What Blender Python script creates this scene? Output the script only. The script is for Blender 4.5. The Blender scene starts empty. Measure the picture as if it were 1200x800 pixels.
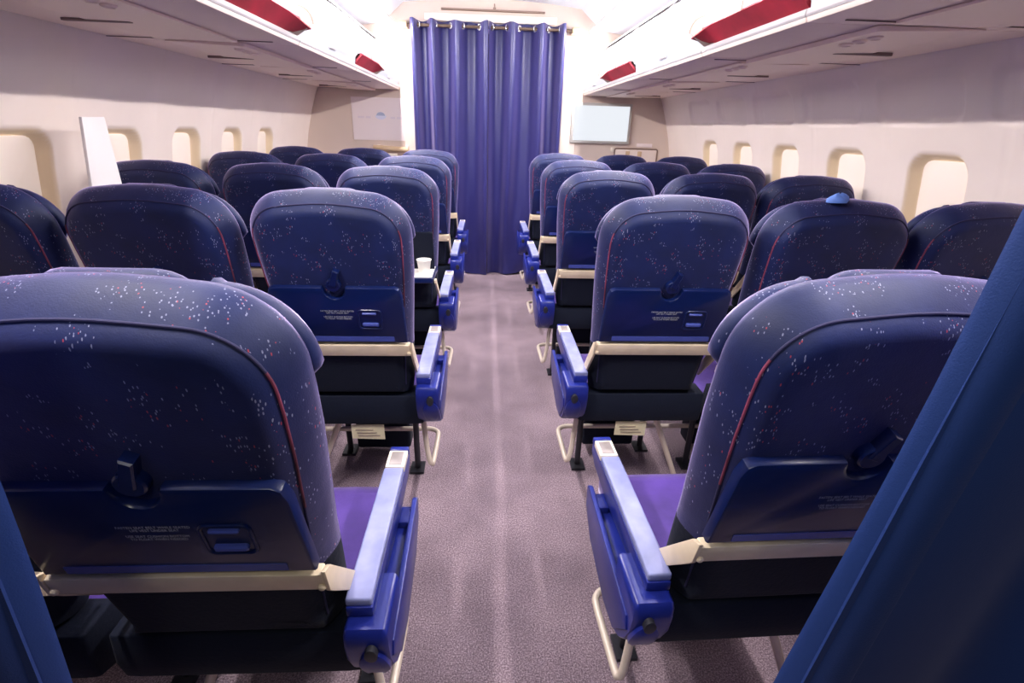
import bpy, bmesh, math, random
from mathutils import Vector, Matrix
random.seed(7)
S = bpy.context.scene
COL = S.collection
PI = math.pi
CC = -0.011            # cabin centre line
YF = 5.312             # front bulkhead

# ------------------------------------------------------------------ materials
def lin(r, g, b):
    f = lambda c: (c/255/12.92) if c/255 <= .04045 else ((c/255+.055)/1.055)**2.4
    return (f(r), f(g), f(b), 1)

def mat(name, col, rough=.5, metal=0, emit=None, estr=0, sheen=0, sheen_tint=(1, 1, 1, 1), sheen_rough=.4,
        bump=0, bscale=200, spec=.5, coat=0, vary=0, vscale=6):
    m = bpy.data.materials.new(name); m.use_nodes = True
    nt = m.node_tree; p = nt.nodes['Principled BSDF']
    p.inputs['Base Color'].default_value = (*col[:3], 1)
    p.inputs['Roughness'].default_value = rough
    p.inputs['Metallic'].default_value = metal
    p.inputs['Specular IOR Level'].default_value = spec
    p.inputs['Coat Weight'].default_value = coat
    if sheen:
        p.inputs['Sheen Weight'].default_value = sheen
        p.inputs['Sheen Tint'].default_value = sheen_tint
        p.inputs['Sheen Roughness'].default_value = sheen_rough
    if emit:
        p.inputs['Emission Color'].default_value = (*emit[:3], 1)
        p.inputs['Emission Strength'].default_value = estr
    tc = nt.nodes.new('ShaderNodeTexCoord')
    if bump:
        n = nt.nodes.new('ShaderNodeTexNoise'); n.inputs['Scale'].default_value = bscale
        n.inputs['Detail'].default_value = 4
        b = nt.nodes.new('ShaderNodeBump'); b.inputs['Strength'].default_value = bump
        b.inputs['Distance'].default_value = .002
        nt.links.new(tc.outputs['Object'], n.inputs['Vector'])
        nt.links.new(n.outputs['Fac'], b.inputs['Height'])
        nt.links.new(b.outputs['Normal'], p.inputs['Normal'])
    if vary:
        n = nt.nodes.new('ShaderNodeTexNoise'); n.inputs['Scale'].default_value = vscale
        n.inputs['Detail'].default_value = 5
        r = nt.nodes.new('ShaderNodeValToRGB')
        r.color_ramp.elements[0].position = .3; r.color_ramp.elements[1].position = .7
        r.color_ramp.elements[0].color = (*[c*(1-vary) for c in col[:3]], 1)
        r.color_ramp.elements[1].color = (*[min(1, c*(1+vary)) for c in col[:3]], 1)
        nt.links.new(tc.outputs['Object'], n.inputs['Vector'])
        nt.links.new(n.outputs['Fac'], r.inputs['Fac'])
        nt.links.new(r.outputs['Color'], p.inputs['Base Color'])
    return m

def fabric(name, base, speck_amt=1.0, sheen=.8, tint=(.80, .70, 1.0, 1)):
    """woven navy upholstery with scattered clusters of pale and red dashes"""
    m = mat(name, base, .62, sheen=sheen, sheen_tint=tint, sheen_rough=.33, spec=.4)
    nt = m.node_tree; N = nt.nodes.new; L = nt.links.new
    p = nt.nodes['Principled BSDF']
    tc = N('ShaderNodeTexCoord')
    mp = N('ShaderNodeMapping'); mp.inputs['Rotation'].default_value = (.5, .6, .5)
    mp.inputs['Scale'].default_value = (1, .9, .32)
    L(tc.outputs['Object'], mp.inputs['Vector'])
    v = N('ShaderNodeTexVoronoi'); v.inputs['Scale'].default_value = 340
    L(mp.outputs['Vector'], v.inputs['Vector'])
    lt = N('ShaderNodeMath'); lt.operation = 'LESS_THAN'; lt.inputs[1].default_value = .33
    L(v.outputs['Distance'], lt.inputs[0])
    sep = N('ShaderNodeSeparateColor'); L(v.outputs['Color'], sep.inputs['Color'])
    pick = N('ShaderNodeMath'); pick.operation = 'GREATER_THAN'; pick.inputs[1].default_value = .66
    L(sep.outputs['Red'], pick.inputs[0])
    n = N('ShaderNodeTexNoise'); n.inputs['Scale'].default_value = 24; n.inputs['Detail'].default_value = 2
    L(tc.outputs['Object'], n.inputs['Vector'])
    cl = N('ShaderNodeMath'); cl.operation = 'GREATER_THAN'; cl.inputs[1].default_value = 1-.47*speck_amt
    L(n.outputs['Fac'], cl.inputs[0])
    m1 = N('ShaderNodeMath'); m1.operation = 'MULTIPLY'; L(lt.outputs[0], m1.inputs[0]); L(pick.outputs[0], m1.inputs[1])
    m2 = N('ShaderNodeMath'); m2.operation = 'MULTIPLY'; L(m1.outputs[0], m2.inputs[0]); L(cl.outputs[0], m2.inputs[1])
    red = N('ShaderNodeMath'); red.operation = 'GREATER_THAN'; red.inputs[1].default_value = .80
    L(sep.outputs['Green'], red.inputs[0])
    c1 = N('ShaderNodeMix'); c1.data_type = 'RGBA'
    c1.inputs['A'].default_value = (.20, .21, .33, 1); c1.inputs['B'].default_value = (.33, .035, .06, 1)
    L(red.outputs[0], c1.inputs['Factor'])
    n2 = N('ShaderNodeTexNoise'); n2.inputs['Scale'].default_value = 9; n2.inputs['Detail'].default_value = 6
    L(tc.outputs['Object'], n2.inputs['Vector'])
    rp = N('ShaderNodeValToRGB')
    rp.color_ramp.elements[0].position = .3; rp.color_ramp.elements[1].position = .75
    rp.color_ramp.elements[0].color = (*[c*.75 for c in base[:3]], 1)
    rp.color_ramp.elements[1].color = (*[c*1.35 for c in base[:3]], 1)
    L(n2.outputs['Fac'], rp.inputs['Fac'])
    c2 = N('ShaderNodeMix'); c2.data_type = 'RGBA'
    L(rp.outputs['Color'], c2.inputs['A']); L(c1.outputs['Result'], c2.inputs['B']); L(m2.outputs[0], c2.inputs['Factor'])
    L(c2.outputs['Result'], p.inputs['Base Color'])
    n3 = N('ShaderNodeTexNoise'); n3.inputs['Scale'].default_value = 420; n3.inputs['Detail'].default_value = 2
    L(tc.outputs['Object'], n3.inputs['Vector'])
    n4 = N('ShaderNodeTexNoise'); n4.inputs['Scale'].default_value = 14; n4.inputs['Detail'].default_value = 3
    L(tc.outputs['Object'], n4.inputs['Vector'])
    b = N('ShaderNodeBump'); b.inputs['Strength'].default_value = .22; b.inputs['Distance'].default_value = .0012
    L(n3.outputs['Fac'], b.inputs['Height'])
    b2 = N('ShaderNodeBump'); b2.inputs['Strength'].default_value = .25; b2.inputs['Distance'].default_value = .007
    L(n4.outputs['Fac'], b2.inputs['Height']); L(b.outputs['Normal'], b2.inputs['Normal'])
    L(b2.outputs['Normal'], p.inputs['Normal'])
    return m

M = {}
M['fabric'] = fabric('seat_fabric', (.002, .009, .066), sheen=.9, tint=(.70, .57, 1.0, 1))
M['cushion'] = fabric('cushion_fabric', (.075, .036, .24), .55)
M['cover'] = mat('seat_cover_dark', (.004, .007, .020), .8, spec=.25, sheen=.04, bump=.4, bscale=120)
M['piping'] = mat('piping', (.20, .035, .075), .7, vary=.8, vscale=9)
M['piping_dark'] = mat('piping_dark', (.02, .018, .07), .8)
M['tray'] = mat('tray_blue', (.002, .009, .065), .28, bump=.05, bscale=60)
M['tray_in'] = mat('tray_strip', (.06, .085, .34), .25)
M['blue'] = mat('armrest_blue', (.011, .020, .20), .30, bump=.06, bscale=50, vary=.15)
M['pad'] = mat('armrest_pad', (.23, .25, .48), .42, vary=.22, vscale=14)
M['alu'] = mat('rail_metal', (.80, .66, .47), .42, .1, vary=.08, vscale=20)
M['cream'] = mat('cream_plastic', (.80, .72, .62), .45)
M['ash'] = mat('ashtray_metal', (.42, .37, .36), .4, .5)
M['tube'] = mat('tube_beige', (.72, .62, .52), .4, .15)
M['dark'] = mat('dark_metal', (.03, .03, .04), .5, .3)
M['paper'] = mat('paper_card', (.78, .70, .48), .8, vary=.12, vscale=25)
M['text'] = mat('placard_ink', (.50, .52, .55), .6)
M['wall'] = mat('wall_panel', (.91, .80, .73), .55, vary=.03, vscale=3)
def wall_mix():
    nt = M['wall'].node_tree; p = nt.nodes['Principled BSDF']
    src = p.inputs['Base Color'].links[0].from_socket
    a = nt.nodes.new('ShaderNodeAttribute'); a.attribute_name = 'surround'
    mx = nt.nodes.new('ShaderNodeMix'); mx.data_type = 'RGBA'; mx.inputs['B'].default_value = (.86, .70, .48, 1)
    nt.links.new(a.outputs['Fac'], mx.inputs['Factor']); nt.links.new(src, mx.inputs['A'])
    nt.links.new(mx.outputs['Result'], p.inputs['Base Color'])
wall_mix()
M['reveal'] = mat('window_reveal', (.80, .66, .47), .5)
M['shade'] = mat('window_shade', (.88, .77, .69), .5, emit=(1, .88, .76), estr=.14)  # slight glow added, as of daylight behind, to lift the bin undersides
M['bulk'] = mat('bulkhead', (.70, .58, .50), .6, vary=.03, vscale=2)
M['jamb'] = mat('door_jamb', (.84, .73, .66), .5)
M['white'] = mat('bin_white', (.52, .49, .50), .4)
M['door'] = mat('bin_door_white', (.50, .53, .58), .45)
M['under'] = mat('bin_underside', (.93, .77, .69), .5, vary=.03, vscale=3)
M['psu'] = mat('service_panel', (.90, .73, .65), .45)
M['slot'] = mat('panel_slot', (.22, .15, .14), .7)
M['ceil'] = mat('ceiling_panel', (.76, .80, .86), .6)
M['red'] = mat('bin_red', (.30, .010, .026), .6, vary=.25, vscale=8)
M['disc'] = mat('bin_end_disc', (.42, .35, .31), .4)
M['rim'] = mat('bin_end_rim', (.27, .18, .14), .5)
M['curtain'] = mat('curtain_cloth', (.016, .016, .115), .40, sheen=.8, sheen_tint=(.82, .68, 1, 1), bump=.15, bscale=500)
M['curtain2'] = mat('curtain_cloth_near', (.011, .040, .20), .6, sheen=.2, sheen_tint=(.7, .65, 1, 1), bump=.2, bscale=600)
M['brass'] = mat('rod_brass', (.58, .42, .27), .4, .4)
M['pole'] = mat('rod_brown', (.13, .085, .06), .4, .3)
M['steel'] = mat('grommet_steel', (.80, .78, .76), .25, .8)
M['screen'] = mat('screen_glow', (.04, .04, .05), .3, emit=(.84, .88, .93), estr=.97)
M['bezel'] = mat('screen_bezel', (.52, .50, .47), .5)
M['poster'] = mat('poster_paper', (.86, .76, .76), .6)
M['emblem'] = mat('emblem_blue', (.42, .48, .64), .6)
M['emblem2'] = mat('emblem_pale', (.72, .73, .86), .6)
M['faint'] = mat('faint_print', (.78, .69, .74), .6)
M['lamp'] = mat('cove_light', (1, 1, 1), .5, emit=(1.0, .93, .92), estr=26)
M['cup'] = mat('cup_paper', (.88, .86, .80), .6)
M['traytop'] = mat('tray_top_cream', (.86, .83, .78), .4)
M['cloth'] = mat('cloth_light_blue', (.10, .20, .55), .7)
M['plank'] = mat('plank_white', (.90, .86, .85), .5)
M['wood'] = mat('roll_tan', (.62, .45, .28), .5)

def carpet():
    m = mat('carpet', (.2, .17, .2), .95, sheen=.15)
    nt = m.node_tree; N = nt.nodes.new; L = nt.links.new; p = nt.nodes['Principled BSDF']
    tc = N('ShaderNodeTexCoord')
    n = N('ShaderNodeTexNoise'); n.inputs['Scale'].default_value = 210; n.inputs['Detail'].default_value = 3
    n.inputs['Roughness'].default_value = .7
    L(tc.outputs['Object'], n.inputs['Vector'])
    r = N('ShaderNodeValToRGB')
    e = r.color_ramp.elements
    e[0].position = .34; e[0].color = (.11, .074, .097, 1)
    e[1].position = .68; e[1].color = (.56, .445, .50, 1)
    e.new(.5).color = (.27, .20, .238, 1)
    L(n.outputs['Fac'], r.inputs['Fac'])
    n2 = N('ShaderNodeTexNoise'); n2.inputs['Scale'].default_value = 5; n2.inputs['Detail'].default_value = 4
    L(tc.outputs['Object'], n2.inputs['Vector'])
    r2 = N('ShaderNodeValToRGB'); r2.color_ramp.elements[0].color = (.78, .76, .78, 1); r2.color_ramp.elements[1].color = (1.12, 1.1, 1.1, 1)
    r2.color_ramp.elements[0].position = .3; r2.color_ramp.elements[1].position = .7
    L(n2.outputs['Fac'], r2.inputs['Fac'])
    mx = N('ShaderNodeMix'); mx.data_type = 'RGBA'; mx.blend_type = 'MULTIPLY'; mx.inputs['Factor'].default_value = 1
    L(r.outputs['Color'], mx.inputs['A']); L(r2.outputs['Color'], mx.inputs['B'])
    L(mx.outputs['Result'], p.inputs['Base Color'])
    b = N('ShaderNodeBump'); b.inputs['Strength'].default_value = .6; b.inputs['Distance'].default_value = .004
    L(n.outputs['Fac'], b.inputs['Height']); L(b.outputs['Normal'], p.inputs['Normal'])
    return m
M['carpet'] = carpet()

# ------------------------------------------------------------------ mesh helpers
class MB:
    def __init__(s): s.v = []; s.f = []; s.mi = []
    def add(s, vs, fs, mi=0):
        o = len(s.v); s.v += [tuple(v) for v in vs]
        s.f += [tuple(i+o for i in f) for f in fs]; s.mi += [mi]*len(fs)
    def box(s, x0, x1, y0, y1, z0, z1, mi=0):
        vs = [(x, y, z) for x in (x0, x1) for y in (y0, y1) for z in (z0, z1)]
        s.add(vs, [(0, 1, 3, 2), (4, 6, 7, 5), (0, 4, 5, 1), (2, 3, 7, 6), (0, 2, 6, 4), (1, 5, 7, 3)], mi)
    def tube(s, pts, r, n=10, closed=False, cap=True):
        pts = [Vector(p) for p in pts]; k = len(pts); vs = []; up = None
        for i, p in enumerate(pts):
            a = pts[(i-1) % k] if (closed or i > 0) else p
            b = pts[(i+1) % k] if (closed or i < k-1) else p
            t = (b-a).normalized()
            if up is None:
                up = Vector((0, 0, 1)) if abs(t.z) < .9 else Vector((1, 0, 0))
            u = t.cross(up)
            if u.length < 1e-5: u = t.cross(Vector((1, 0, 0)))
            u.normalize(); w = u.cross(t).normalized(); up = w
            for j in range(n):
                c, d = math.cos(2*PI*j/n), math.sin(2*PI*j/n)
                vs.append(p+u*(r*c)+w*(r*d))
        fs = []
        for i in range(k if closed else k-1):
            for j in range(n):
                a = i*n+j; b = i*n+(j+1) % n; c = ((i+1) % k)*n+(j+1) % n; d = ((i+1) % k)*n+j
                fs.append((a, b, c, d))
        if cap and not closed:
            fs.append(tuple(range(n-1, -1, -1))); fs.append(tuple(range((k-1)*n, k*n)))
        s.add(vs, fs)
    def loft(s, rings, cap=True, closed=True):
        n = len(rings[0]); vs = [p for r in rings for p in r]; fs = []
        for i in range(len(rings)-1):
            for j in range(n if closed else n-1):
                a = i*n+j; b = i*n+(j+1) % n
                fs.append((a, b, b+n, a+n))
        if cap:
            fs.append(tuple(range(n-1, -1, -1))); fs.append(tuple(range((len(rings)-1)*n, len(rings)*n)))
        s.add(vs, fs)
    def lathe(s, prof, n=24, c=(0, 0, 0)):
        rings = [[(c[0]+r*math.cos(2*PI*j/n), c[1]+r*math.sin(2*PI*j/n), c[2]+z) for j in range(n)] for r, z in prof]
        s.loft(rings)
    def mesh(s, name, mats, smooth=40, bevel=0, seg=2):
        me = bpy.data.meshes.new(name)
        me.from_pydata(s.v, [], s.f); me.validate()
        for m in (mats if isinstance(mats, (list, tuple)) else [mats]): me.materials.append(M[m])
        if len(me.polygons) == len(s.mi):
            for p, i in zip(me.polygons, s.mi): p.material_index = i
        bm = bmesh.new(); bm.from_mesh(me)
        bmesh.ops.remove_doubles(bm, verts=bm.verts, dist=1e-6)
        bmesh.ops.recalc_face_normals(bm, faces=bm.faces)
        if bevel:
            es = [e for e in bm.edges if len(e.link_faces) == 2 and e.calc_face_angle(0) > .5]
            bmesh.ops.bevel(bm, geom=es, offset=bevel, segments=seg, affect='EDGES', profile=.5, clamp_overlap=True)
        bm.to_mesh(me); bm.free()
        for p in me.polygons: p.use_smooth = True
        me.set_sharp_from_angle(angle=math.radians(smooth))
        return me

def link(name, me, parent=None, loc=None):
    o = bpy.data.objects.new(name, me); COL.objects.link(o)
    if parent: o.parent = parent
    if loc: o.location = loc
    return o
def empty(name, loc, label, cat, group=None, rz=0):
    o = bpy.data.objects.new(name, None); COL.objects.link(o)
    o.location = loc; o.rotation_euler = (0, 0, rz); o.empty_display_size = .1
    return tag(o, label, cat, group)
def tag(o, label, cat, group=None):
    o['label'] = label; o['category'] = cat
    if group: o['group'] = group
    return o
def struct(name, me, parent=None):
    o = link(name, me, parent)
    if not parent: o['kind'] = 'structure'
    return o
def offset_poly(P, d):
    """inset a closed 2-D polygon by d along its vertex normals"""
    n = len(P); out = []
    A = sum(P[i][0]*P[(i+1) % n][1]-P[(i+1) % n][0]*P[i][1] for i in range(n))
    sg = 1 if A > 0 else -1
    for i in range(n):
        a, b, c = Vector(P[i-1]), Vector(P[i]), Vector(P[(i+1) % n])
        t = ((b-a).normalized()+(c-b).normalized())
        t = t.normalized() if t.length > 1e-6 else (c-b).normalized()
        nrm = Vector((-t.y, t.x))*sg
        out.append((b.x+nrm.x*d, b.y+nrm.y*d))
    return out
def rrect(x0, x1, y0, y1, r, n=6):
    P = []
    for cx, cy, a in ((x1-r, y0+r, -PI/2), (x1-r, y1-r, 0), (x0+r, y1-r, PI/2), (x0+r, y0+r, PI)):
        for k in range(n+1):
            t = a+PI/2*k/n; P.append((cx+r*math.cos(t), cy+r*math.sin(t)))
    return P

# ------------------------------------------------------------------ seats
# seat frame: x towards +x of the cabin (centre of the seat 0), y forward from the armrest's rear end, z up
TS, TZ = -.224, .9746
def W(x, s, off):                      # along the reclined back: s up the back, off towards the front of it
    return (x, TS*s+TZ*off, .55+TZ*s-TS*off)
def back_outline():
    R = [(.195, -.03), (.203, .02), (.208, .10), (.214, .22), (.224, .34), (.232, .45), (.235, .53)]
    cx, cy, r = .117, .565, .118
    for k in range(0, 13):
        t = PI/2*k/12*.93
        R.append((cx+r*math.cos(t), cy+(r+.008)*math.sin(t)))
    R += [(.075, .6965), (.035, .700)]
    Lf = [(-x, s) for x, s in reversed(R)]
    return R+[(0, .701)]+Lf
OUT = back_outline()
def pillow(P, rings, wob=0, seed=1):
    mb = MB(); rr = []
    rnd = random.Random(seed)
    for ins, off in rings:
        rr.append([W(x, s, off+(rnd.uniform(-wob, wob) if wob else 0)) for x, s in offset_poly(P, ins)])
    mb.loft(rr)
    return mb
MESH = {}
def split_low(me):
    """below the tray rail the back is closed with a plain dark cover"""
    bm = bmesh.new(); bm.from_mesh(me)
    co, no = Vector(W(0, .172, 0)), Vector((0, -.224, .9746))
    bmesh.ops.bisect_plane(bm, geom=bm.verts[:]+bm.edges[:]+bm.faces[:], plane_co=co, plane_no=no)
    for f in bm.faces:
        f.material_index = 1 if (f.calc_center_median()-co).dot(no) < 0 else 0
    bm.to_mesh(me); bm.free()
def build_seat_meshes():
    MESH['backrest'] = pillow(OUT, [(.085, .0), (.056, 0), (.047, .0015), (.039, .006), (.032, .013), (.026, .021), (.017, .034), (.008, .050),
                                    (.002, .066), (0, .080), (.004, .092), (.013, .101), (.030, .106), (.06, .108)], .0006).mesh('backrest', ['fabric', 'cover'], 60)
    split_low(MESH['backrest'])
    mb = MB()
    ring = offset_poly(OUT, .025)
    mb.tube([W(x, s, .0205) for x, s in ring[1:-1]], .0022, 8)
    me = mb.mesh('piping', ['piping_dark', 'piping'])
    for p in me.polygons:
        sv = (p.center.z-.55)/TZ
        p.material_index = 1 if .36 < sv < .605 else 0
    MESH['piping'] = me
    # headrest: centre pad and two folded wings on the front of the back
    P = rrect(-.110, .110, .44, .682, .055)
    P = [(x, s+(.009*(1-(x/.110)**2) if s > .6 else 0)) for x, s in P]
    MESH['headrest'] = pillow(P, [(.03, .094), (.010, .096), (0, .104), (0, .118), (.008, .131), (.026, .138)]).mesh('headrest', 'fabric', 60)
    for sg, nm in ((1, 'wing_r'), (-1, 'wing_l')):
        P = [(x, s) for x, s in OUT if x > .125 and s > .52]
        P = [(x+.003, s-.020) for x, s in P]
        P = [(.150, .525), (.20, .505)]+[p for p in P if p[1] > .515]+[(.123, .676), (.114, .652), (.120, .58)]
        if sg < 0: P = [(-x, s) for x, s in P]
        MESH[nm] = pillow(P, [(.016, .094), (.006, .096), (0, .104), (0, .119), (.007, .132), (.018, .138)]).mesh('headrest_wing', 'fabric', 60)
    # tray, folded up against the back, with a round notch for the latch
    P = [(.205, .228), (.200, .40), (.193, .422), (.180, .430)]
    P += [(.036, .430)]
    for k in range(9):
        t = -PI*k/8; P.append((.032*math.cos(t), .424+.034*math.sin(t)))
    P += [(-.036, .430), (-.180, .430), (-.193, .422), (-.200, .40), (-.205, .228)]
    MESH['tray_table'] = pillow(P, [(0, .004), (0, -.011), (.0025, -.015), (.008, -.017)]).mesh('tray_table', 'tray', 35)
    P = rrect(-.165, .165, .236, .254, .002, 2)
    MESH['label_strip'] = pillow(P, [(0, -.0165), (0, -.0182)]).mesh('label_strip', 'tray_in', 30)
    # finger grip: raised rim round a hollow, with an upper and a lower lip
    mb = MB()
    ring = rrect(.062, .132, .285, .353, .012)
    mb.tube([W(x, s, -.0175) for x, s in ring], .0032, 8, closed=True)
    MESH['grip'] = mb.mesh('tray_grip', 'tray')
    mb = MB()
    mb.loft([[W(x, s, o) for x, s in offset_poly(rrect(.072, .122, .296, .308, .004, 3), i)] for i, o in ((0, -.016), (0, -.022), (.003, -.0245))])
    MESH['grip_lip'] = mb.mesh('grip_lip', 'tray_in', 40)
    mb = MB()
    mb.loft([[W(x, s, o) for x, s in offset_poly(rrect(.074, .118, .338, .345, .003, 3), i)] for i, o in ((0, -.016), (0, -.021), (.002, -.023))])
    MESH['grip_lip2'] = mb.mesh('grip_lip', 'tray_in', 40)
    # latch
    mb = MB()
    def disc(cx, cs, r0, o0, o1, n=20):
        return [[W(cx+rr*math.cos(2*PI*j/n), cs+rr*math.sin(2*PI*j/n), o) for j in range(n)] for rr, o in ((r0, o0), (r0, o1+.003), (r0-.003, o1))]
    mb.loft(disc(0, .436, .022, .002, -.016))
    lev = [(-.011, .440), (.009, .432), (.024, .482), (.008, .490)]
    mb.loft([[W(x, s, o) for x, s in offset_poly(lev, i)] for i, o in ((0, .002), (0, -.017), (.003, -.020))])
    MESH['latch'] = mb.mesh('tray_latch', 'tray', 35)
    # metal rail under the tray, its end brackets and the two side arms
    mb = MB()
    P = rrect(-.2115, .2115, .176, .219, .003, 2)
    mb.loft([[W(x, s, o) for x, s in P] for o in (.004, -.018)])
    MESH['tray_rail'] = mb.mesh('tray_rail', 'alu', 30, .002)
    for sg, nm in ((1, 'arm_r'), (-1, 'arm_l')):
        mb = MB()
        a = [(.178, -.020), (.232, -.020), (.214, .004), (.050, .088), (.020, .088), (.020, .066), (.150, -.006)]
        mb.loft([[W(sg*x, s, o) for s, o in a] for x in (.2122, .2195)])
        mb.loft(disc(sg*.207, .187, .007, -.017, -.024, 12))
        MESH[nm] = mb.mesh('tray_arm', 'alu', 30, .001)
    # lower back cover and seat pan
    mb = MB()
    prof = [(.012, .53), (.006, .46), (.016, .412), (.05, .398), (.30, .392), (.46, .392), (.485, .41), (.47, .43), (.12, .43), (.10, .53)]
    xs = [-.232, -.226, -.20, 0, .20, .226, .232]
    cy, cz = .24, .43
    rings = []
    for x in xs:
        k = .97 if abs(x) > .23 else (.992 if abs(x) > .22 else 1)
        rings.append([(x, cy+(y-cy)*k, cz+(z-cz)*k) for y, z in prof])
    mb.loft(rings)
    MESH['seat_base'] = mb.mesh('seat_base', 'cover', 50, .006)
    mb = MB()
    prof = [(.11, .405), (.13, .475), (.25, .468), (.38, .470), (.47, .474), (.515, .465), (.535, .44), (.53, .405), (.50, .39), (.2, .39)]
    rings = []
    for x, k in ((-.222, .9), (-.214, .97), (-.19, 1), (-.1, 1.01), (0, 1.0), (.1, 1.01), (.19, 1), (.205, .97), (.212, .9)):
        rings.append([(x, .32+(y-.32)*(.5+.5*k), .43+(z-.43)*k) for y, z in prof])
    mb.loft(rings)
    MESH['seat_cushion'] = mb.mesh('seat_cushion', 'cushion', 60)
    mb = MB(); mb.box(-.125, .118, .392, .49, .045, .393)  # box added to keep the space under each seat dark
    MESH['dark_filler_box'] = mb.mesh('dark_filler_box', 'cover', 30, .015, 3)
    mb = MB(); mb.tube([(0, 0, .397), (0, 0, .0)], .013, 12); mb.box(-.03, .03, -.04, .04, 0, .012)
    MESH['leg'] = mb.mesh('leg', 'dark', 40)
    mb = MB(); mb.tube([(0, 0, .40), (-.155, 0, .03), (-.17, 0, .002)], .011, 10)
    MESH['brace_in'] = mb.mesh('brace', 'tube')
    mb = MB(); mb.tube([(0, 0, .40), (.155, 0, .03), (.17, 0, .002)], .011, 10)
    MESH['brace_in_m'] = mb.mesh('brace', 'tube')
    for m in (1, -1):                                      # m = +1: the aisle is at +x of the seat
        k = '' if m > 0 else '_m'
        x0, x1 = .216, .266
        def bx(mb, a, b, *r): mb.box(min(m*a, m*b), max(m*a, m*b), *r)
        mb = MB()                                          # the armrest's blue body
        prof = [(0.0, .583), (0.0, .606), (.485, .606), (.487, .575), (.44, .555), (.30, .545), (.10, .555)]
        mb.loft([[(m*x, y, z) for y, z in prof] for x in (x0, x1)])
        MESH['armrest'+k] = mb.mesh('armrest', 'blue', 30, .004)
        mb = MB(); bx(mb, x0-.001, x1-.002, .004, .395, .604, .6225)
        MESH['armrest_pad'+k] = mb.mesh('armrest_pad', 'pad', 30, .005, 3)
        mb = MB(); bx(mb, x0, x1, .470, .488, .604, .6225)
        MESH['armrest_tip'+k] = mb.mesh('armrest_tip', 'blue', 30, .004)
        mb = MB(); bx(mb, x0+.001, x1-.001, .398, .468, .604, .6225)
        MESH['ashtray'+k] = mb.mesh('ashtray', 'cream', 30, .002)
        mb = MB(); bx(mb, x0+.009, x1-.009, .406, .460, .6215, .6245)
        MESH['ashtray_lid'+k] = mb.mesh('ashtray_lid', 'ash', 30, .001)
        # side shroud: outer wall, ledge, rounded rear end box
        mb = MB()
        outer = [(.06, .405), (-.01, .49), (.0, .520), (.05, .525), (.36, .553), (.375, .545), (.37, .485), (.30, .43), (.14, .395)]
        mb.loft([[(m*x, y, z) for y, z in outer] for x in (.2865, .2995)])
        MESH['shroud_wall'+k] = mb.mesh('side_shroud', 'blue', 30, .003)
        mb = MB()
        led = [(.06, .41), (.0, .48), (.0, .505), (.05, .505), (.355, .533), (.36, .485), (.30, .435), (.14, .40)]
        mb.loft([[(m*x, y, z) for y, z in led] for x in (.222, .2885)])
        bx(mb, .262, .2885, .285, .335, .520, .545)
        MESH['ledge'+k] = mb.mesh('shroud_ledge', 'blue', 30, .003)
        mb = MB()
        rear = [(-.026, .583), (-.033, .574), (-.034, .545), (-.026, .500), (-.004, .452), (.030, .414), (.060, .396), (.10, .388), (.10, .583)]
        mb.loft([[(m*x, .04+(y-.04)*q, .49+(z-.49)*q) for y, z in rear] for x, q in ((.2155, .93), (.219, .98), (.224, 1), (.284, 1), (.291, .98), (.2955, .92))])
        MESH['end_cap'+k] = mb.mesh('end_cap', 'blue', 40)
        def slope(u):                                      # a point down the rear face of the cap
            for (a, b), (c_, d) in zip(rear[1:], rear[2:]):
                if b >= u >= d:
                    t = (b-u)/(b-d); return a+(c_-a)*t
            return .06
        mb = MB(); n = 22
        mb.loft([[(m*(.266+(r+.004*math.sin(2*PI*j/n))*math.cos(2*PI*j/n)), slope(.478+2.0*r*math.sin(2*PI*j/n))-d, .478+2.0*r*math.sin(2*PI*j/n)) for j in range(n)] for r, d in ((.028, -.004), (.028, .008), (.022, .013), (.008, .014))])
        MESH['end_boss'+k] = mb.mesh('end_boss', 'blue', 40)
        mb = MB(); n = 16
        mb.loft([[(m*(.266+r*math.cos(2*PI*j/n)), slope(.538+1.5*r*math.sin(2*PI*j/n))-d, .538+1.5*r*math.sin(2*PI*j/n)) for j in range(n)] for r, d in ((.012, .002), (.012, .014), (.009, .015))])
        MESH['end_button'+k] = mb.mesh('end_button', 'dark', 40)
        # luggage bar: down from the frame, round along the aisle, then across under the seats
        pts = [(.212, .135, .40), (.218, .13, .34), (.228, .118, .24), (.236, .108, .195), (.242, .104, .175), (.2485, .110, .167), (.2500, .13, .166)]
        pts += [(.2520, .20, .166), (.2540, .30, .166)]
        for q in range(1, 7):
            t = PI/2*q/6; pts.append((.204+.05*math.cos(t), .32+.05*math.sin(t), .166))
        pts += [(0, .37, .166), (-.6, .37, .166), (-1.1, .37, .166)]
        mb = MB(); mb.tube([(m*x, y, z) for x, y, z in pts], .0105, 12)
        MESH['luggage_bar'+k] = mb.mesh('luggage_bar', 'tube')
    mb = MB()
    mb.loft([[(x, y, z) for x, y, z in ((-.06, .030, .400), (.06, .030, .400), (.06, .034, .334), (-.06, .034, .338))],
             [(x, y+.002, z) for x, y, z in ((-.06, .030, .400), (.06, .030, .400), (.06, .034, .334), (-.06, .034, .338))]])
    MESH['paper_tag'] = mb.mesh('paper_tag', 'paper', 30)
    mb = MB()
    for i in range(3): mb.box(-.045+.004*i, .02+.012*i, .0292, .0299, .376-.012*i, .3785-.012*i)
    MESH['tag_print'] = mb.mesh('tag_print', 'slot', 30)
build_seat_meshes()

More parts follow.
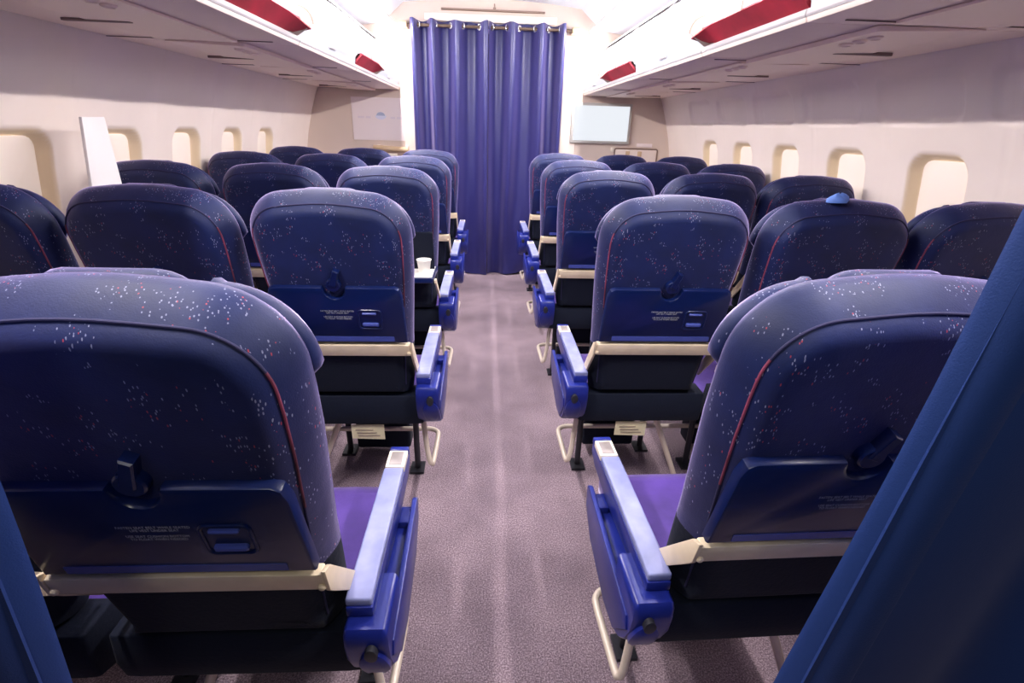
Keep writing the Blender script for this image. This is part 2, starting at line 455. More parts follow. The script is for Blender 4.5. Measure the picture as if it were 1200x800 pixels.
def text_mesh(name, lines, size, m, spacing=1.25):
    cu = bpy.data.curves.new(name, 'FONT'); cu.body = '\n'.join(lines); cu.size = size
    cu.align_x = 'CENTER'; cu.space_line = spacing; cu.resolution_u = 2
    o = bpy.data.objects.new(name, cu); COL.objects.link(o)
    me = bpy.data.meshes.new_from_object(o)
    bpy.data.objects.remove(o); me.materials.clear(); me.materials.append(M[m]); me.name = name
    return me
TXT = text_mesh('tray_text', ['FASTEN SEAT BELT WHILE SEATED', 'LIFE VEST UNDER SEAT', '', 'USE SEAT CUSHION BOTTOM', 'TO FLOAT WHEN NEEDED'], .0072, 'text', .92)
for v in TXT.vertices:
    x, y = v.co.x, v.co.y
    v.co = W(x*.92, .347+y*1.05, -.0176)
MESH['tray_text'] = TXT

ROWN = ['nearest', 'second', 'third', 'fourth', 'farthest']
P_ROW, Y1 = .92, .6767
DYR = [.050, .019, .055, -.007, -.002]
POSN = ['aisle', 'middle', 'window']
POSX = [.521, 1.027, 1.530]

def seat(row, side, pos, tray_down=False):
    k = '' if side < 0 else '_m'
    x = side*POSX[pos] + (CC if pos == 2 else 0)
    y = Y1+P_ROW*row+(DYR[row] if side > 0 else 0)
    sd = 'left' if side < 0 else 'right'
    extra = ''
    if tray_down: extra = ', its tray lowered'
    lab = f'navy speckled fabric {POSN[pos]} seat in the {ROWN[row]} row {sd} of the aisle{extra}'
    if row == 0 and side < 0: x -= .012
    rz = math.radians(1.6) if (row == 0 and side > 0) else 0
    r = empty('airplane_seat', (x, y, 0), lab, 'seat', 'navy airplane seats in rows of three', rz)
    b = link('backrest', MESH['backrest'], r)
    link('piping', MESH['piping'], b)
    h = link('headrest', MESH['headrest'], r)
    link('headrest_wing', MESH['wing_l'], h); link('headrest_wing', MESH['wing_r'], h)
    link('seat_cushion', MESH['seat_cushion'], r)
    link('seat_base', MESH['seat_base'], r)
    link('dark_filler_box', MESH['dark_filler_box'], r)
    link('leg', MESH['leg'], r, (.16*(-side), .30, 0))
    link('leg', MESH['leg'], r, (-.17*(-side), .44, 0))
    link('brace', MESH['brace_in'+k], r, (-.085*(-side), .11, 0))
    if not tray_down:
        t = link('tray_table', MESH['tray_table'], r)
        link('label_strip', MESH['label_strip'], t)
        link('tray_grip', MESH['grip'], t)
        link('grip_lip', MESH['grip_lip'], t); link('grip_lip', MESH['grip_lip2'], t)
        link('placard_text', MESH['tray_text'], t)
        link('tray_rail', MESH['tray_rail'], r)
        link('tray_arm', MESH['arm_l'], r); link('tray_arm', MESH['arm_r'], r)
    else:
        mb = MB()
        P = rrect(-.213, .213, -.215, .055, .022)
        mb.loft([[(px, py, z) for px, py in offset_poly(P, i)] for z, i in ((.742, .004), (.746, 0), (.765, 0), (.769, .004))])
        t = link('tray_table', mb.mesh('tray_table', 'tray', 35), r)
        mb = MB(); P = rrect(-.206, .206, -.208, .048, .018)
        mb.loft([[(px, py, z) for px, py in P] for z in (.768, .7715)])
        link('tray_surface', mb.mesh('tray_surface', 'traytop', 35), t)
        for sg in (-1, 1):
            mb = MB()
            a = [(.03, .58), (.045, .565), (.06, .58), (-.17, .755), (-.20, .755), (-.20, .74), (-.18, .735)]
            mb.loft([[(sg*px, py, pz) for py, pz in a] for px in (.2165, .2245)])
            link('tray_arm', mb.mesh('tray_arm', 'alu', 30), r)
        P = rrect(-.205, .205, .16, .42, .012)
        link('back_panel', pillow(P, [(0, .004), (0, -.003), (.004, -.005)]).mesh('back_panel', 'cover', 35), r)
    link('tray_latch', MESH['latch'], r)
    if pos == 0:
        a = link('armrest', MESH['armrest'+k], r)
        link('armrest_pad', MESH['armrest_pad'+k], a); link('armrest_tip', MESH['armrest_tip'+k], a)
        ash = link('ashtray', MESH['ashtray'+k], r); link('ashtray_lid', MESH['ashtray_lid'+k], ash)
        w = link('side_shroud', MESH['shroud_wall'+k], r)
        link('shroud_ledge', MESH['ledge'+k], w)
        c = link('end_cap', MESH['end_cap'+k], r)
        link('end_boss', MESH['end_boss'+k], c); link('end_button', MESH['end_button'+k], c)
        link('luggage_bar', MESH['luggage_bar'+k], r)
        if row == 1:
            tg = link('paper_tag', MESH['paper_tag'], r, (.025 if side < 0 else -.025, 0, 0)); tg['label'] = 'cream paper card hanging below the seat'
            link('tag_print', MESH['tag_print'], tg)
    return r

for row in range(5):
    for side in (-1, 1):
        for pos in range(3):
            if row == 0 and (pos == 2 or (pos == 1 and side > 0)): continue
            seat(row, side, pos, tray_down=(row == 2 and side < 0 and pos == 0))

# cup on the lowered tray
mb = MB()
mb.lathe([(.024, 0), (.0255, .003), (.033, .060), (.0355, .062), (.0355, .066), (.031, .066), (.023, .006)], 24)
tag(link('paper_cup', mb.mesh('paper_cup', 'cup', 50), None, (-.357, 2.383, .7718)), 'white paper cup standing on the lowered cream tray', 'cup')
# light-blue cloth lying on top of a seat
mb = MB(); n = 22
rings = []
for r0, z in ((.027, -.004), (.029, .004), (.023, .012), (.014, .018), (.005, .020)):
    rings.append([(r0*(1+.18*math.sin(3*2*PI*j/n+z*90))*math.cos(2*PI*j/n)*1.1, r0*.8*(1+.15*math.cos(4*2*PI*j/n))*math.sin(2*PI*j/n), z*(1+.25*math.sin(2*2*PI*j/n+1))) for j in range(n)])
mb.loft(rings)
tag(link('cloth', mb.mesh('cloth', 'cloth', 70), None, (.985, Y1+.92+.019-.105, 1.2465)), 'small crumpled light blue cloth on top of the second-row middle seat', 'cloth')
# white plank standing on the left behind the second row
mb = MB()
q = [(2.150, 1.417), (2.275, 1.419), (2.277, 1.14), (2.275, .0), (2.16, 0), (2.16, .55), (2.115, .80), (2.10, 1.15)]
mb.loft([[(x, y, z) for y, z in q] for x in (-1.592, -1.579)])
tag(link('plank', mb.mesh('plank', 'plank', 30, .003), None), 'tall white board standing upright by the left wall windows', 'board')

# ------------------------------------------------------------------ cabin shell
YB = .28
def prof_x(z):
    K = [(0, 1.66), (.3, 1.745), (.6, 1.79), (.95, 1.80), (1.2, 1.775), (1.35, 1.745), (1.5, 1.70), (1.65, 1.648), (1.74, 1.612), (2.0, 1.48), (2.3, 1.27)]
    for (a, xa), (b, xb) in zip(K, K[1:]):
        if z <= b:
            t = (z-a)/(b-a); return xa+(xb-xa)*t
    return K[-1][1]
def sprof(z): return sum(prof_x(z+d) for d in (-.12, -.06, 0, .06, .12))/5 if z > .12 else prof_x(z)
WY = [2.065+.56*k for k in range(-1, 5)]
WZ0, WZ1, WHW = 1.005, 1.372, .148
def sdf_rr(u, v, hw, hh, r):
    qx, qy = abs(u)-hw+r, abs(v)-hh+r
    return math.hypot(max(qx, 0), max(qy, 0))+min(max(qx, qy), 0)-r
def sstep(a, b, x):
    t = min(1, max(0, (x-a)/(b-a))); return t*t*(3-2*t)
def wall(name, sg):
    ys = []; y = YB
    while y < YF+.02:
        ys.append(y); dw = min(abs(abs(y-c)-WHW+.015) for c in WY); y += .006 if dw < .035 else .014
    ys.append(YF+.02)
    zs = [0, .15, .3, .45, .6, .75, .85, .92]; z = .95
    while z < 1.72: zs.append(z); z += .0125
    zs += [1.76, 1.85, 1.95, 2.05, 2.15, 2.25, 2.3]
    mb = MB(); vs = []; fs = []
    rec = [2.196+.56*k for k in range(-2, 6)]
    for z in zs:
        bx = sprof(z)
        for y in ys:
            d = 0
            wy = min(WY, key=lambda c: abs(c-y))
            s = sdf_rr(y-wy, z-(WZ0+WZ1)/2, WHW, (WZ1-WZ0)/2, .085)
            d += .050*sstep(.004, -.028, s)
            d += -.006*sstep(.03, 0, abs(s-.012))*0
            # gentle bay between frames
            d += .010*sstep(.20, .0, abs(y-wy))*sstep(1.68, 1.45, z)
            if sg > 0:
                ry = min(WY, key=lambda c: abs(c+.12-y))+.12
                s2 = sdf_rr(y-ry, z-1.572, .225, .088, .05)
                d += .018*sstep(.006, -.020, s2)
            jy = min(rec, key=lambda c: abs(c+.14-y))+.14
            d += .004*sstep(.012, 0, abs(y-jy))*(1 if z > 1.38 else .4)
            vs.append((CC+sg*(bx+d), y, z))
    n = len(ys)
    for i in range(len(zs)-1):
        for j in range(n-1):
            fs.append((i*n+j, i*n+j+1, (i+1)*n+j+1, (i+1)*n+j))
    mb.add(vs, fs)
    me = mb.mesh(name, 'wall', 60)
    at = me.attributes.new('surround', 'FLOAT', 'POINT')     # the yellowed moulding round each window
    for v in me.vertices:
        c = v.co; wy = min(WY, key=lambda q: abs(q-c.y))
        at.data[v.index].value = sstep(.006, -.006, sdf_rr(c.y-wy, c.z-(WZ0+WZ1)/2, WHW, (WZ1-WZ0)/2, .085))
    return struct(name, me)
wall('wall_left', -1); wall('wall_right', 1)
k = 0
for sg in (-1, 1):
    for wy in WY:
        k += 1
        hw, z0, z1 = WHW-.025, WZ0+.025, WZ1-.025
        mb = MB(); P = rrect(-hw, hw, z0, z1, .045)
        rings = []
        for d, i in ((.046, 0), (.041, .001), (.038, .006)):
            rings.append([(CC+sg*(sprof(z)+.010+d), wy+u, z) for u, z in offset_poly(P, i)])
        mb.loft(rings)
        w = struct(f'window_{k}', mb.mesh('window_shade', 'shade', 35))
        mb = MB(); zc = z0+.012
        mb.box(CC+sg*(sprof(zc)+.048)-.006, CC+sg*(sprof(zc)+.048)+.006, wy-.03, wy+.03, zc-.004, zc+.006)
        link('shade_pull', mb.mesh('shade_pull', 'shade', 30, .001), w)

mb = MB(); nx, ny = 2, 2
mb.add([(-1.75, -.9, 0), (1.75, -.9, 0), (1.75, YF+1.2, 0), (-1.75, YF+1.2, 0), (-1.75, -.9, -.05), (1.75, -.9, -.05), (1.75, YF+1.2, -.05), (-1.75, YF+1.2, -.05)],
       [(0, 1, 2, 3), (4, 7, 6, 5), (0, 4, 5, 1), (1, 5, 6, 2), (2, 6, 7, 3), (3, 7, 4, 0)])
struct('floor', mb.mesh('floor', 'carpet'))
# ceiling: shallow vault between the bin tops with coves at each side
mb = MB(); cs = []
for i in range(25):
    x = -1.36+2.72*i/24
    a = abs(x)
    z = 2.47-.075*a*a if a < .80 else (2.422-.9*(a-.80) if a < .98 else 2.26-.12*(a-.98))
    cs.append((CC+x, z))
mb.loft([[(x, y, z) for x, z in cs]+[(x, y, z+.03) for x, z in reversed(cs)] for y in (YB, YF+.02)])
struct('ceiling', mb.mesh('ceiling', 'ceil', 30))
# front bulkhead with its doorway
DL, DR, DT = -.70, .63, 2.21
def bulk(name, x0, x1, z0, z1, m='bulk'):
    mb = MB(); mb.box(x0, x1, YF, YF+.04, z0, z1); return mb.mesh(name, m, 30)
mb = MB()
mb.box(-1.85, DL, YF, YF+.04, 0, 2.5); mb.box(DR, 1.85, YF, YF+.04, 0, 2.5); mb.box(DL, DR, YF, YF+.04, DT, 2.5)
struct('wall_front', mb.mesh('wall_front', 'bulk', 30))
for i, (x0, x1) in enumerate(((-.845, DL), (.655, .80))):
    mb = MB(); mb.box(x0, x1, YF-.014, YF+.001, 0, 2.20)
    t = struct(f'trim_{i+1}', mb.mesh('jamb', 'jamb', 30, .003))
    if i == 1:
        for z in (1.32, 1.40, 1.46, 1.53, 1.60):
            mb = MB(); mb.box(.765, .773, YF-.017, YF-.013, z, z+.008)
            link('screw', mb.mesh('screw', 'slot', 30), t)
mb = MB(); mb.box(-.62, .56, YF-.035, YF+.001, 2.285, 2.345)
struct('trim_3', mb.mesh('door_header', 'jamb', 30, .004))
mb = MB(); mb.box(-.47, .45, YF-.05, YF+.001, 2.372, 2.384)
struct('trim_4', mb.mesh('ceiling_bead', 'rim', 30, .003))
mb = MB(); mb.box(-.012, .012, YF-.05, YF-.002, 2.384, 2.40); mb.tube([(0, YF-.03, 2.395), (0, YF-.03, 2.43)], .006, 8)
tag(link('hook', mb.mesh('hook', 'rim', 30), None), 'small metal hook on the bead above the far curtain', 'hook')
# dark vestibule behind the far curtain
mb = MB()
mb.box(DL-.1, DR+.1, YF+.9, YF+.93, 0, 2.4)
struct('wall_vestibule', mb.mesh('wall_vestibule', 'slot', 30))

# ------------------------------------------------------------------ far curtain
RODZ, RODY = 2.236, YF-.105
rod = empty('curtain_rod', (0, RODY, RODZ), 'brass rod carrying the grommets of the far blue curtain', 'curtain rod')
mb = MB(); mb.tube([(-.775, 0, 0), (.70, 0, 0)], .0125, 14); link('pole', mb.mesh('pole', 'pole'), rod)
for x in (-.795, .722):
    mb = MB(); mb.box(x-.03, x+.03, -.035, .104, -.022, .024); link('bracket', mb.mesh('bracket', 'brass', 30, .004), rod)

RIDGE = [-.706, -.543, -.330, -.075, .165, .425, .612]
def curtain_panel(name, u0, u1, ridges, label, zb, phase, hem):
    """hung panel: folds pinned on the rod, softening towards the floor"""
    nx, nz = 110, 60
    root = empty(name, ((u0+u1)/2, RODY, 0), label, 'curtain', 'halves of the far curtain')
    ox = (u0+u1)/2
    mb = MB(); front = []; 
    rg = sorted(ridges)
    def fold(x):                                            # -1 in front of the rod, +1 behind it
        for a, b in zip(rg, rg[1:]):
            if a <= x <= b:
                t = (x-a)/(b-a); return 1-2*((1+math.cos(2*PI*t))/2)**1.7
        if x < rg[0]: return -math.cos(PI*min(1, (rg[0]-x)/.09))
        return -math.cos(PI*min(1, (x-rg[-1])/.09))
    for iz in range(nz+1):
        t = iz/nz; z = (RODZ+.042)*(1-t)+zb*t
        row = []
        for ix in range(nx+1):
            f = ix/nx; x = u0+(u1-u0)*f
            s1 = fold(x)
            amp = .070*(1-.30*t)
            drift = .06*math.sin(2.2*PI*f+phase)*t*t*4*f*(1-f)
            low = .035*math.sin(9*f+phase*2+2*t)*t + .018*math.sin(23*f+phase+5*t)*t*t
            yv = amp*s1*(1-.30*t)+low*sstep(.3, 1, t)
            wrk = .006*math.sin(30*t+14*f)*sstep(.55, 1, t)
            zz = z+(hem(f) if hem else 0)*t**6 + (.006*math.cos(2*PI*f*4))*(1-t)**8
            row.append((x+drift-ox-.03*(f-.5)*t*0, yv+wrk, zz))
        front.append(row)
    n = nx+1
    vs = [p for r in front for p in r]
    vs += [(p[0], p[1]+.004, p[2]) for p in vs]
    N0 = n*(nz+1); fs = []
    for i in range(nz):
        for j in range(nx):
            a = i*n+j; fs.append((a, a+1, a+n+1, a+n)); fs.append((N0+a, N0+a+n, N0+a+n+1, N0+a+1))
    for j in range(nx):
        fs.append((j, N0+j, N0+j+1, j+1)); b = nz*n; fs.append((b+j, b+j+1, N0+b+j+1, N0+b+j))
    for i in range(nz):
        a = i*n; fs.append((a, a+n, N0+a+n, N0+a)); a = i*n+nx; fs.append((a, N0+a, N0+a+n, a+n))
    mb.add(vs, fs)
    link('cloth_panel', mb.mesh('cloth_panel', 'curtain', 80), root)
    return root
cl = curtain_panel('curtain', -.735, -.052, RIDGE[:4], 'left half of the far blue pleated curtain hanging from grommets', .006, .6, lambda f: .05*sstep(.9, 0, f))
cr = curtain_panel('curtain', -.047, .632, RIDGE[3:], 'right half of the far blue pleated curtain hanging from grommets', .006, 2.4, lambda f: .04*sstep(.1, 1, f))
for gx in (-.665, -.515, -.385, -.275, -.132, -.018, .112, .222, .360, .482, .585):
    par = cl if gx < -.05 else cr
    ox = par.location.x
    mb = MB(); pts = []
    for j in range(18):
        t = 2*PI*j/18; pts.append((gx-ox+.011*math.cos(t), -.006-.010*math.cos(t)*(1 if gx < 0 else -1), RODZ+.022*math.sin(t)))
    mb.tube(pts, .0055, 8, closed=True)
    link('grommet', mb.mesh('grommet', 'steel'), par)

# ------------------------------------------------------------------ near curtains (either side of the doorway the view passes through)
def near_curtain(x0, x1, label, shear):
    yc = .35
    r = empty('curtain', (x0, yc, 0), label, 'curtain')
    mb = MB(); nx, nz = 90, 30; sg = 1 if x1 > x0 else -1
    rows = []
    for iz in range(nz+1):
        t = iz/nz; z = 2.15*(1-t)+.02*t
        row = []
        for ix in range(nx+1):
            f = ix/nx; x = x0+(x1-x0)*f; d = abs(x-x0)
            yv = .022*math.sin(d*15-.8)*sstep(.05, .2, d)+.012*math.sin(d*31+1.5*t)*sstep(.08, .25, d)
            xe = -sg*.05*t*(1-f)*0
            row.append((x-x0+shear*(z-1.18)*(1-f), yv, z))
        rows.append(row)
    n = nx+1
    vs = [p for rr in rows for p in rr]; vs += [(a, b+.003, c) for a, b, c in vs]; N0 = n*(nz+1); fs = []
    for i in range(nz):
        for j in range(nx):
            a = i*n+j; fs.append((a, a+1, a+n+1, a+n)); fs.append((N0+a, N0+a+n, N0+a+n+1, N0+a+1))
    for j in range(nx):
        fs.append((j, N0+j, N0+j+1, j+1)); b = nz*n; fs.append((b+j, b+j+1, N0+b+j+1, N0+b+j))
    for i in range(nz):
        a = i*n; fs.append((a, a+n, N0+a+n, N0+a)); a = i*n+nx; fs.append((a, N0+a, N0+a+n, a+n))
    mb.add(vs, fs)
    link('cloth_panel', mb.mesh('cloth_panel', 'curtain2', 80), r)
    # doubled hem down the leading edge
    mb = MB()
    P = [(-.014*sg, .015), (-.011*sg, .009), (.010*sg, -.004), (.038*sg, -.013), (.043*sg, -.009), (.040*sg, .003), (-.008*sg, .019)]
    rr = []
    for iz in range(nz+1):
        t = iz/nz; z = 2.15*(1-t)+.02*t
        rr.append([(a+shear*(z-1.18)+.002*math.sin(17*t), b+.003*math.sin(13*t+a*40), z) for a, b in P])
    mb.loft(rr)
    link('hem', mb.mesh('hem', 'curtain2', 60), r)
    return r
ncr = near_curtain(.319, 1.25, 'dark blue curtain hanging close up at the right edge of the view', .115)
ncr.rotation_euler = (0, math.radians(0), 0)
ncl = near_curtain(-.484, -1.35, 'dark blue curtain hanging close up at the lower left corner', .06)
mb = MB(); mb.tube([(-1.4, .352, 2.16), (1.3, .352, 2.16)], .012, 12)
tag(link('curtain_rod', mb.mesh('curtain_rod', 'brass'), None), 'rod the two close dark blue curtains hang from, above the view', 'curtain rod')

# ------------------------------------------------------------------ overhead bins
LX = .866; LZ0, LZ1 = 1.725, 1.757
def bin_unit(sg, y0, y1, is_open, label):
    r = empty('overhead_bin', (CC+sg*LX, y0, LZ0), label, 'overhead bin', 'overhead bins along the ceiling')
    L = y1-y0; g = .0025
    X = lambda a: sg*(a-LX)
    mb = MB()                                                # shelf with its front lip
    xw = prof_x(1.70)-.012
    sec = [(LX, 0), (LX-.004, .012), (LX, LZ1-LZ0), (LX+.022, LZ1-LZ0), (LX+.034, .016), (xw-.02, .016), (xw-.012, 0.0)]
    mb.loft([[(X(a), y, z) for a, z in sec] for y in (g, L-g)])
    link('shelf', mb.mesh('shelf', ['under'], 30, .002), r)
    mb = MB()
    sec = [(LX-.006, .013), (LX-.009, .02), (LX-.007, LZ1-LZ0+.002), (LX+.020, LZ1-LZ0+.003), (LX+.020, LZ1-LZ0-.004), (LX-.001, LZ1-LZ0-.005), (LX-.001, .013)]
    mb.loft([[(X(a), y, z) for a, z in sec] for y in (g, L-g)])
    link('lip', mb.mesh('bin_lip', 'white', 30, .001), r)
    face = [(LX+.002, .036), (LX-.004, .075), (LX, .13), (LX+.018, .20), (LX+.052, .27), (LX+.11, .34), (LX+.18, .39)]
    back = [(a+.012, z-.004) for a, z in reversed(face)]
    xi = 1.50
    if not is_open:
        mb = MB(); mb.loft([[(X(a), y, z) for a, z in face+back] for y in (g, L-g)])
        link('door', mb.mesh('bin_door', 'door', 50), r)
        mb = MB(); mb.box(min(X(LX-.012), X(LX+.01)), max(X(LX-.012), X(LX+.01)), L/2-.05, L/2+.05, .05, .066)
        link('handle', mb.mesh('bin_handle', 'white', 30, .004), r)
    else:
        # door left ajar: hung from the top, its lower edge swung out over the lip
        aj = [(LX-.030, .100), (LX-.026, .14), (LX-.004, .20), (LX+.036, .27), (LX+.10, .34), (LX+.18, .39)]
        mb = MB(); mb.loft([[(X(a), y, z) for a, z in aj+[(a+.012, z-.004) for a, z in reversed(aj)]] for y in (.012, L-.012)])
        link('door', mb.mesh('bin_door', 'door', 50), r)
        # red lining flap leaning out over the lip, turned up at its far end
        nseg = 16; fr = []; 
        for i in range(nseg+1):
            y = .012+(L-.02)*i/nseg
            e = sstep(.80, 1.0, i/nseg)
            bx_, bz_ = LX+.010-.004*e, LZ1-LZ0+.002+.014*e
            tx, tz = LX-.045-.020*e, .052+.030*(1-e)+.010
            sec = [(bx_, bz_), (tx, tz), (tx+.004, tz+.007), (bx_+.012, bz_+.007)]
            fr.append([(X(a), y, z) for a, z in sec])
        mb = MB(); mb.loft(fr); link('red_lining', mb.mesh('red_lining', 'red', 40), r)
        mb = MB()                                            # pale wedge closing the far end of the flap
        y = L-.034
        w = [(LX+.012, LZ1-LZ0), (LX-.012, .034), (LX-.074, .074), (LX-.02, .098), (LX+.015, .06)]
        mb.loft([[(X(a), yy_, z) for a, z in w] for yy_ in (y, y+.006)])
        link('end_wedge', mb.mesh('end_wedge', 'disc', 30), r)
        for yd in ((L-.03, .10) if .7 < L < .77 else (L-.03,)):
            n = 24; P = [(LX-.022+.058*math.cos(PI*j/(n-1)), .078+.066*math.sin(PI*j/(n-1))) for j in range(n)]
            mb = MB(); mb.loft([[(X(a), yy_, z) for a, z in P] for yy_ in (yd, yd+.005)])
            d = link('end_disc', mb.mesh('end_disc', 'disc', 30), r)
            mb = MB(); mb.tube([(X(a), yd+.0025, z) for a, z in P], .0038, 8); link('disc_rim', mb.mesh('disc_rim', 'rim'), d)
        mb = MB(); mb.tube([(X(LX-.046), L*.455, .092), (X(LX-.044), L*.46, .12), (X(LX-.036), L*.49, .17), (X(LX-.01), L*.52, .225), (X(LX+.02), L*.54, .27)], .0028, 8)
        link('strap', mb.mesh('strap', 'rim'), r)
    # inner back, ends and top
    mb = MB()
    mb.box(min(X(xi), X(xi+.01)), max(X(xi), X(xi+.01)), g, L-g, .016, .42)
    mb.box(min(X(LX+.185), X(xi+.01)), max(X(LX+.185), X(xi+.01)), g, L-g, .41, .422)
    ends = [(LX+.03, .016), (LX+.018, .10), (LX+.03, .18), (LX+.07, .27), (LX+.13, .35), (LX+.19, .41), (xi, .41), (xi, .016)]
    if is_open: ends = [(LX+.03, .036), (LX-.022, .10), (LX-.018, .14), (LX+.004, .20), (LX+.044, .27), (LX+.108, .34), (LX+.188, .40), (LX+.19, .41), (xi, .41), (xi, .016), (LX+.03, .016)]
    for y in (g, L-g-.008):
        mb.loft([[(X(a), yy_, z) for a, z in ends] for yy_ in (y, y+.008)])
    link('body', mb.mesh('bin_body', 'white', 30), r)
    return r
bin_unit(-1, .42, 1.50, False, 'closed white overhead bin on the left, just outside the top of the view')
bin_unit(-1, 1.50, 2.555, True, 'nearest open overhead bin on the left with red lining')
bin_unit(-1, 2.555, 3.60, False, 'closed white overhead bin on the left between two open ones')
bin_unit(-1, 3.60, 4.24, True, 'small open overhead bin on the left near the far wall, red lining')
bin_unit(-1, 4.24, YF-.004, False, 'farthest closed overhead bin on the left, meeting the far wall')
bin_unit(1, .58, 1.665, False, 'closed white overhead bin at the top right corner, nearest in view')
bin_unit(1, 1.665, 2.43, True, 'nearest open overhead bin on the right with red lining')
bin_unit(1, 2.43, 3.505, False, 'closed white overhead bin on the right between two open ones')
bin_unit(1, 3.505, 4.285, True, 'small open overhead bin on the right near the far wall, red lining')
bin_unit(1, 4.285, YF-.004, False, 'farthest closed overhead bin on the right, above the lit screen')

# passenger service panels under the bins
def psu(sg, y0, y1, label, droop=0):
    r = empty('service_panel', (CC+sg*1.24, (y0+y1)/2, LZ0-.001), label, 'overhead panel', 'service panels under the overhead bins')
    h = (y1-y0)/2-.008
    mb = MB(); P = rrect(-.165, .165, -h, h, .012, 3)
    rise = lambda x, y: -.004-droop*max(0, (x*-sg+.165)/.33)*1.0
    mb.loft([[(x, y, -.001 if q == 0 else rise(x, y)) for x, y in offset_poly(P, i)] for q, i in ((0, 0), (1, 0), (1, .006))])
    link('cover', mb.mesh('panel_cover', 'psu', 30), r)
    mb = MB()                                               # dark joint round the cover
    for x0, x1, a, b in ((-.30, .36, h+.003, h+.010), ):
        mb.box(min(sg*x0, sg*x1), max(sg*x0, sg*x1), a, b, -.0025, .0)
    link('joint', mb.mesh('panel_joint', 'slot', 30), r)
    mb = MB(); P = rrect(.02 if sg > 0 else -.25, .25 if sg > 0 else -.02, -.012, .012, .011, 4)
    mb.loft([[(x, y+.08, z) for x, y in P] for z in (.0, -.0065-droop*.3)])
    link('vent_slot', mb.mesh('vent_slot', 'slot', 30), r)
    for q in range(3):
        mb = MB(); mb.lathe([(.022, 0), (.022, -.006), (.016, -.010), (.013, -.006), (.006, -.006)], 18)
        link('air_nozzle', mb.mesh('air_nozzle', 'psu', 40), r, (sg*(-.10), -h+.10+.07*q, -.003-droop*.75))
    return r
BW = [(-1, [1.50, 2.48, 3.46, 4.42, 5.30]), (1, [.62, 1.62, 2.50, 3.46, 4.42, 5.30])]
NM = ['nearest', 'second', 'third', 'fourth', 'fifth']
for sg, bs in BW:
    for i, (a, b) in enumerate(zip(bs, bs[1:])):
        psu(sg, a+.02, b-.02, f'{NM[i]} beige service panel under the {"left" if sg < 0 else "right"} overhead bins', .012 if (i+sg) % 2 == 0 else .004)

# ------------------------------------------------------------------ things on the far wall
po = empty('poster', (-1.064, YF, 1.465), 'pale pink poster with a small blue emblem on the far wall', 'poster')
mb = MB(); mb.box(-.268, .268, -.006, 0, -.183, .190); link('sheet', mb.mesh('sheet', 'poster', 30), po)
mb = MB(); n = 30
arc = [(.040*math.cos(PI*j/(n-1)), .004+.030*math.sin(PI*j/(n-1))) for j in range(n)]
mb.loft([[(x, y, z) for x, z in arc] for y in (-.006, -.0075)]); link('emblem', mb.mesh('emblem', 'emblem', 30), po, (.0, 0, .03))
mb = MB(); arc2 = [(.052*math.cos(PI+PI*j/(n-1)), .004+.034*math.sin(PI+PI*j/(n-1))) for j in range(n)]
mb.loft([[(x, y, z) for x, z in arc2] for y in (-.006, -.0075)]); link('emblem', mb.mesh('emblem', 'emblem2', 30), po, (.0, 0, .03))
for x0, x1 in ((-.215, -.155), (-.14, -.095), (.09, .135), (.15, .22)):
    mb = MB(); mb.box(x0, x1, -.0072, -.006, .008, .026); link('print', mb.mesh('print', 'faint', 30), po)

sc = empty('wall_screen', (1.04, YF, 1.485), 'bright white lit screen in a grey frame on the far wall', 'screen')
mb = MB()
mb.box(-.292, .292, -.035, 0, -.178, .182); link('bezel', mb.mesh('bezel', 'bezel', 30, .008), sc)
mb = MB(); mb.box(-.267, .267, -.0375, -.034, -.153, .157); link('display', mb.mesh('display', 'screen', 30), sc)

rl = empty('blind_roll', (-.978, YF, 1.206), 'tan rolled tube on brackets below the poster', 'roll')
mb = MB(); mb.tube([(-.165, -.05, .012), (.165, -.05, -.004)], .024, 16); link('tube', mb.mesh('tube', 'wood'), rl)
for x in (-.12, .15):
    mb = MB(); mb.box(x-.014, x+.014, -.05, 0, -.034, .036); link('bracket', mb.mesh('bracket', 'cream', 30, .004), rl)
bx_ = empty('wall_box', (-1.03, YF, 1.10), 'small white box on the far wall under the tan roll', 'box')
mb = MB(); mb.box(-.105, .105, -.06, 0, -.08, .068); link('case', mb.mesh('case', 'cream', 30, .008), bx_)
mb = MB(); mb.box(-.092, .092, -.064, -.06, -.065, .052); link('lid', mb.mesh('lid', 'white', 30, .003), bx_)

fr = empty('wall_frame', (1.42, YF, 1.12), 'thin bronze outlined hatch on the far wall below the screen', 'hatch')
pts = [(x, -.006, z) for x, z in rrect(-.215, .215, -.2, .148, .02, 4)]
mb = MB(); mb.tube(pts, .006, 8, closed=True); link('frame', mb.mesh('frame', 'rim'), fr)
mb = MB(); mb.box(-.205, .205, -.008, 0, -.19, .138); link('hatch', mb.mesh('hatch', 'jamb', 30, .002), fr)
for x in (-.085, .035):
    mb = MB(); mb.box(x-.02, x+.02, -.02, -.007, .03, .125); link('clip', mb.mesh('clip', 'wood', 30, .004), fr)
mb = MB(); mb.box(1.42, 1.575, YF-.006, YF, 1.285, 1.318)
tag(link('label_plate', mb.mesh('label_plate', 'poster', 30, .001), None), 'small pale label plate above the outlined hatch on the far wall', 'sign')
mb = MB(); mb.box(1.165, 1.195, YF-.02, YF, 1.235, 1.275)
tag(link('wall_catch', mb.mesh('wall_catch', 'cream', 30, .004), None), 'tiny cream catch at the upper left corner of the hatch', 'catch')

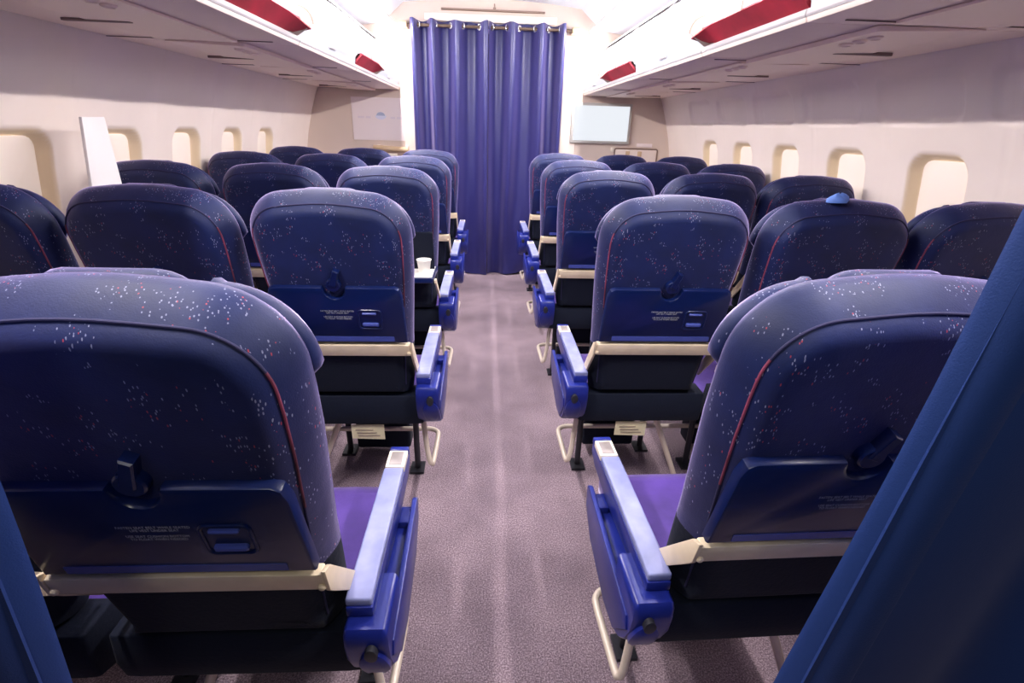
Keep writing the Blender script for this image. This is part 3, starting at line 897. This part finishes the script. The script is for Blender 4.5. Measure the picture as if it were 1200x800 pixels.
# ------------------------------------------------------------------ lights
for sg, nm in ((-1, 'left'), (1, 'right')):
    for a, b, W_m, where in ((.36, .82, 66, 'above the nearest seats'), (1.62, 5.2, 27, 'running to the far wall')):
        r = empty('cove_light', (CC+sg*.885, (a+b)/2, 2.215), f'fluorescent cove light over the {nm} overhead bins, {where}', 'light', 'cove lights')
        h = (b-a)/2
        mb = MB(); mb.tube([(0, -h, 0), (0, h, 0)], .018, 14); link('tube_lamp', mb.mesh('tube_lamp', 'lamp'), r)
        mb = MB(); mb.box(-.022, .022, -h-.03, h+.03, .019, .034); link('holder', mb.mesh('holder', 'white', 30), r)
        al = bpy.data.lights.new('cove_lamp', 'AREA'); al.shape = 'RECTANGLE'; al.size = b-a; al.size_y = .05
        al.energy = W_m*(b-a); al.color = (1, .925, .90)
        ao = bpy.data.objects.new('cove_lamp', al); COL.objects.link(ao)
        dr = Vector((-sg, 0, -2.1)).normalized()
        xa = Vector((0, 1, 0)); za = -dr; ya = za.cross(xa)
        mt = Matrix((xa, ya, za)).transposed().to_4x4(); mt.translation = (CC+sg*.855, (a+b)/2, 2.215)
        ao.matrix_world = mt
lt = bpy.data.lights.new('galley_lamp', 'AREA'); lt.shape = 'RECTANGLE'; lt.size = .30; lt.size_y = .25
lt.energy = 5; lt.color = (1, .95, .80)
lo = bpy.data.objects.new('galley_lamp', lt); COL.objects.link(lo)
lo.location = (-.12, -.36, 1.93); lo.rotation_euler = Vector((.62, .62, -.62)).to_track_quat('-Z', 'Y').to_euler()

w = bpy.data.worlds.new('World'); S.world = w; w.use_nodes = True
w.node_tree.nodes['Background'].inputs['Color'].default_value = (.02, .025, .05, 1)
w.node_tree.nodes['Background'].inputs['Strength'].default_value = .15

# ------------------------------------------------------------------ camera
F, PITCH, YAW, ROLL, CX, H = 594.3, .3972, .0582, .0294, -.066, 1.42
cam = bpy.data.cameras.new('Camera'); co = bpy.data.objects.new('Camera', cam); COL.objects.link(co)
cam.sensor_width = 36; cam.lens = F/1200*36; cam.clip_start = .02
fw = Vector((math.sin(YAW)*math.cos(PITCH), math.cos(YAW)*math.cos(PITCH), -math.sin(PITCH)))
rt = Vector((math.cos(YAW), -math.sin(YAW), 0)); up = rt.cross(fw)
c, s = math.cos(ROLL), math.sin(ROLL)
r2 = rt*c+up*s; u2 = up*c-rt*s
mtx = Matrix((r2, u2, -fw)).transposed().to_4x4(); mtx.translation = (CX, 0, H)
co.matrix_world = mtx
S.camera = co
S.view_settings.view_transform = 'Standard'; S.view_settings.look = 'None'
S.view_settings.gamma = 1; S.view_settings.exposure = 0; S.view_settings.use_curve_mapping = False
S.cycles.max_bounces = 10; S.cycles.diffuse_bounces = 6
S.cycles.use_denoising = True
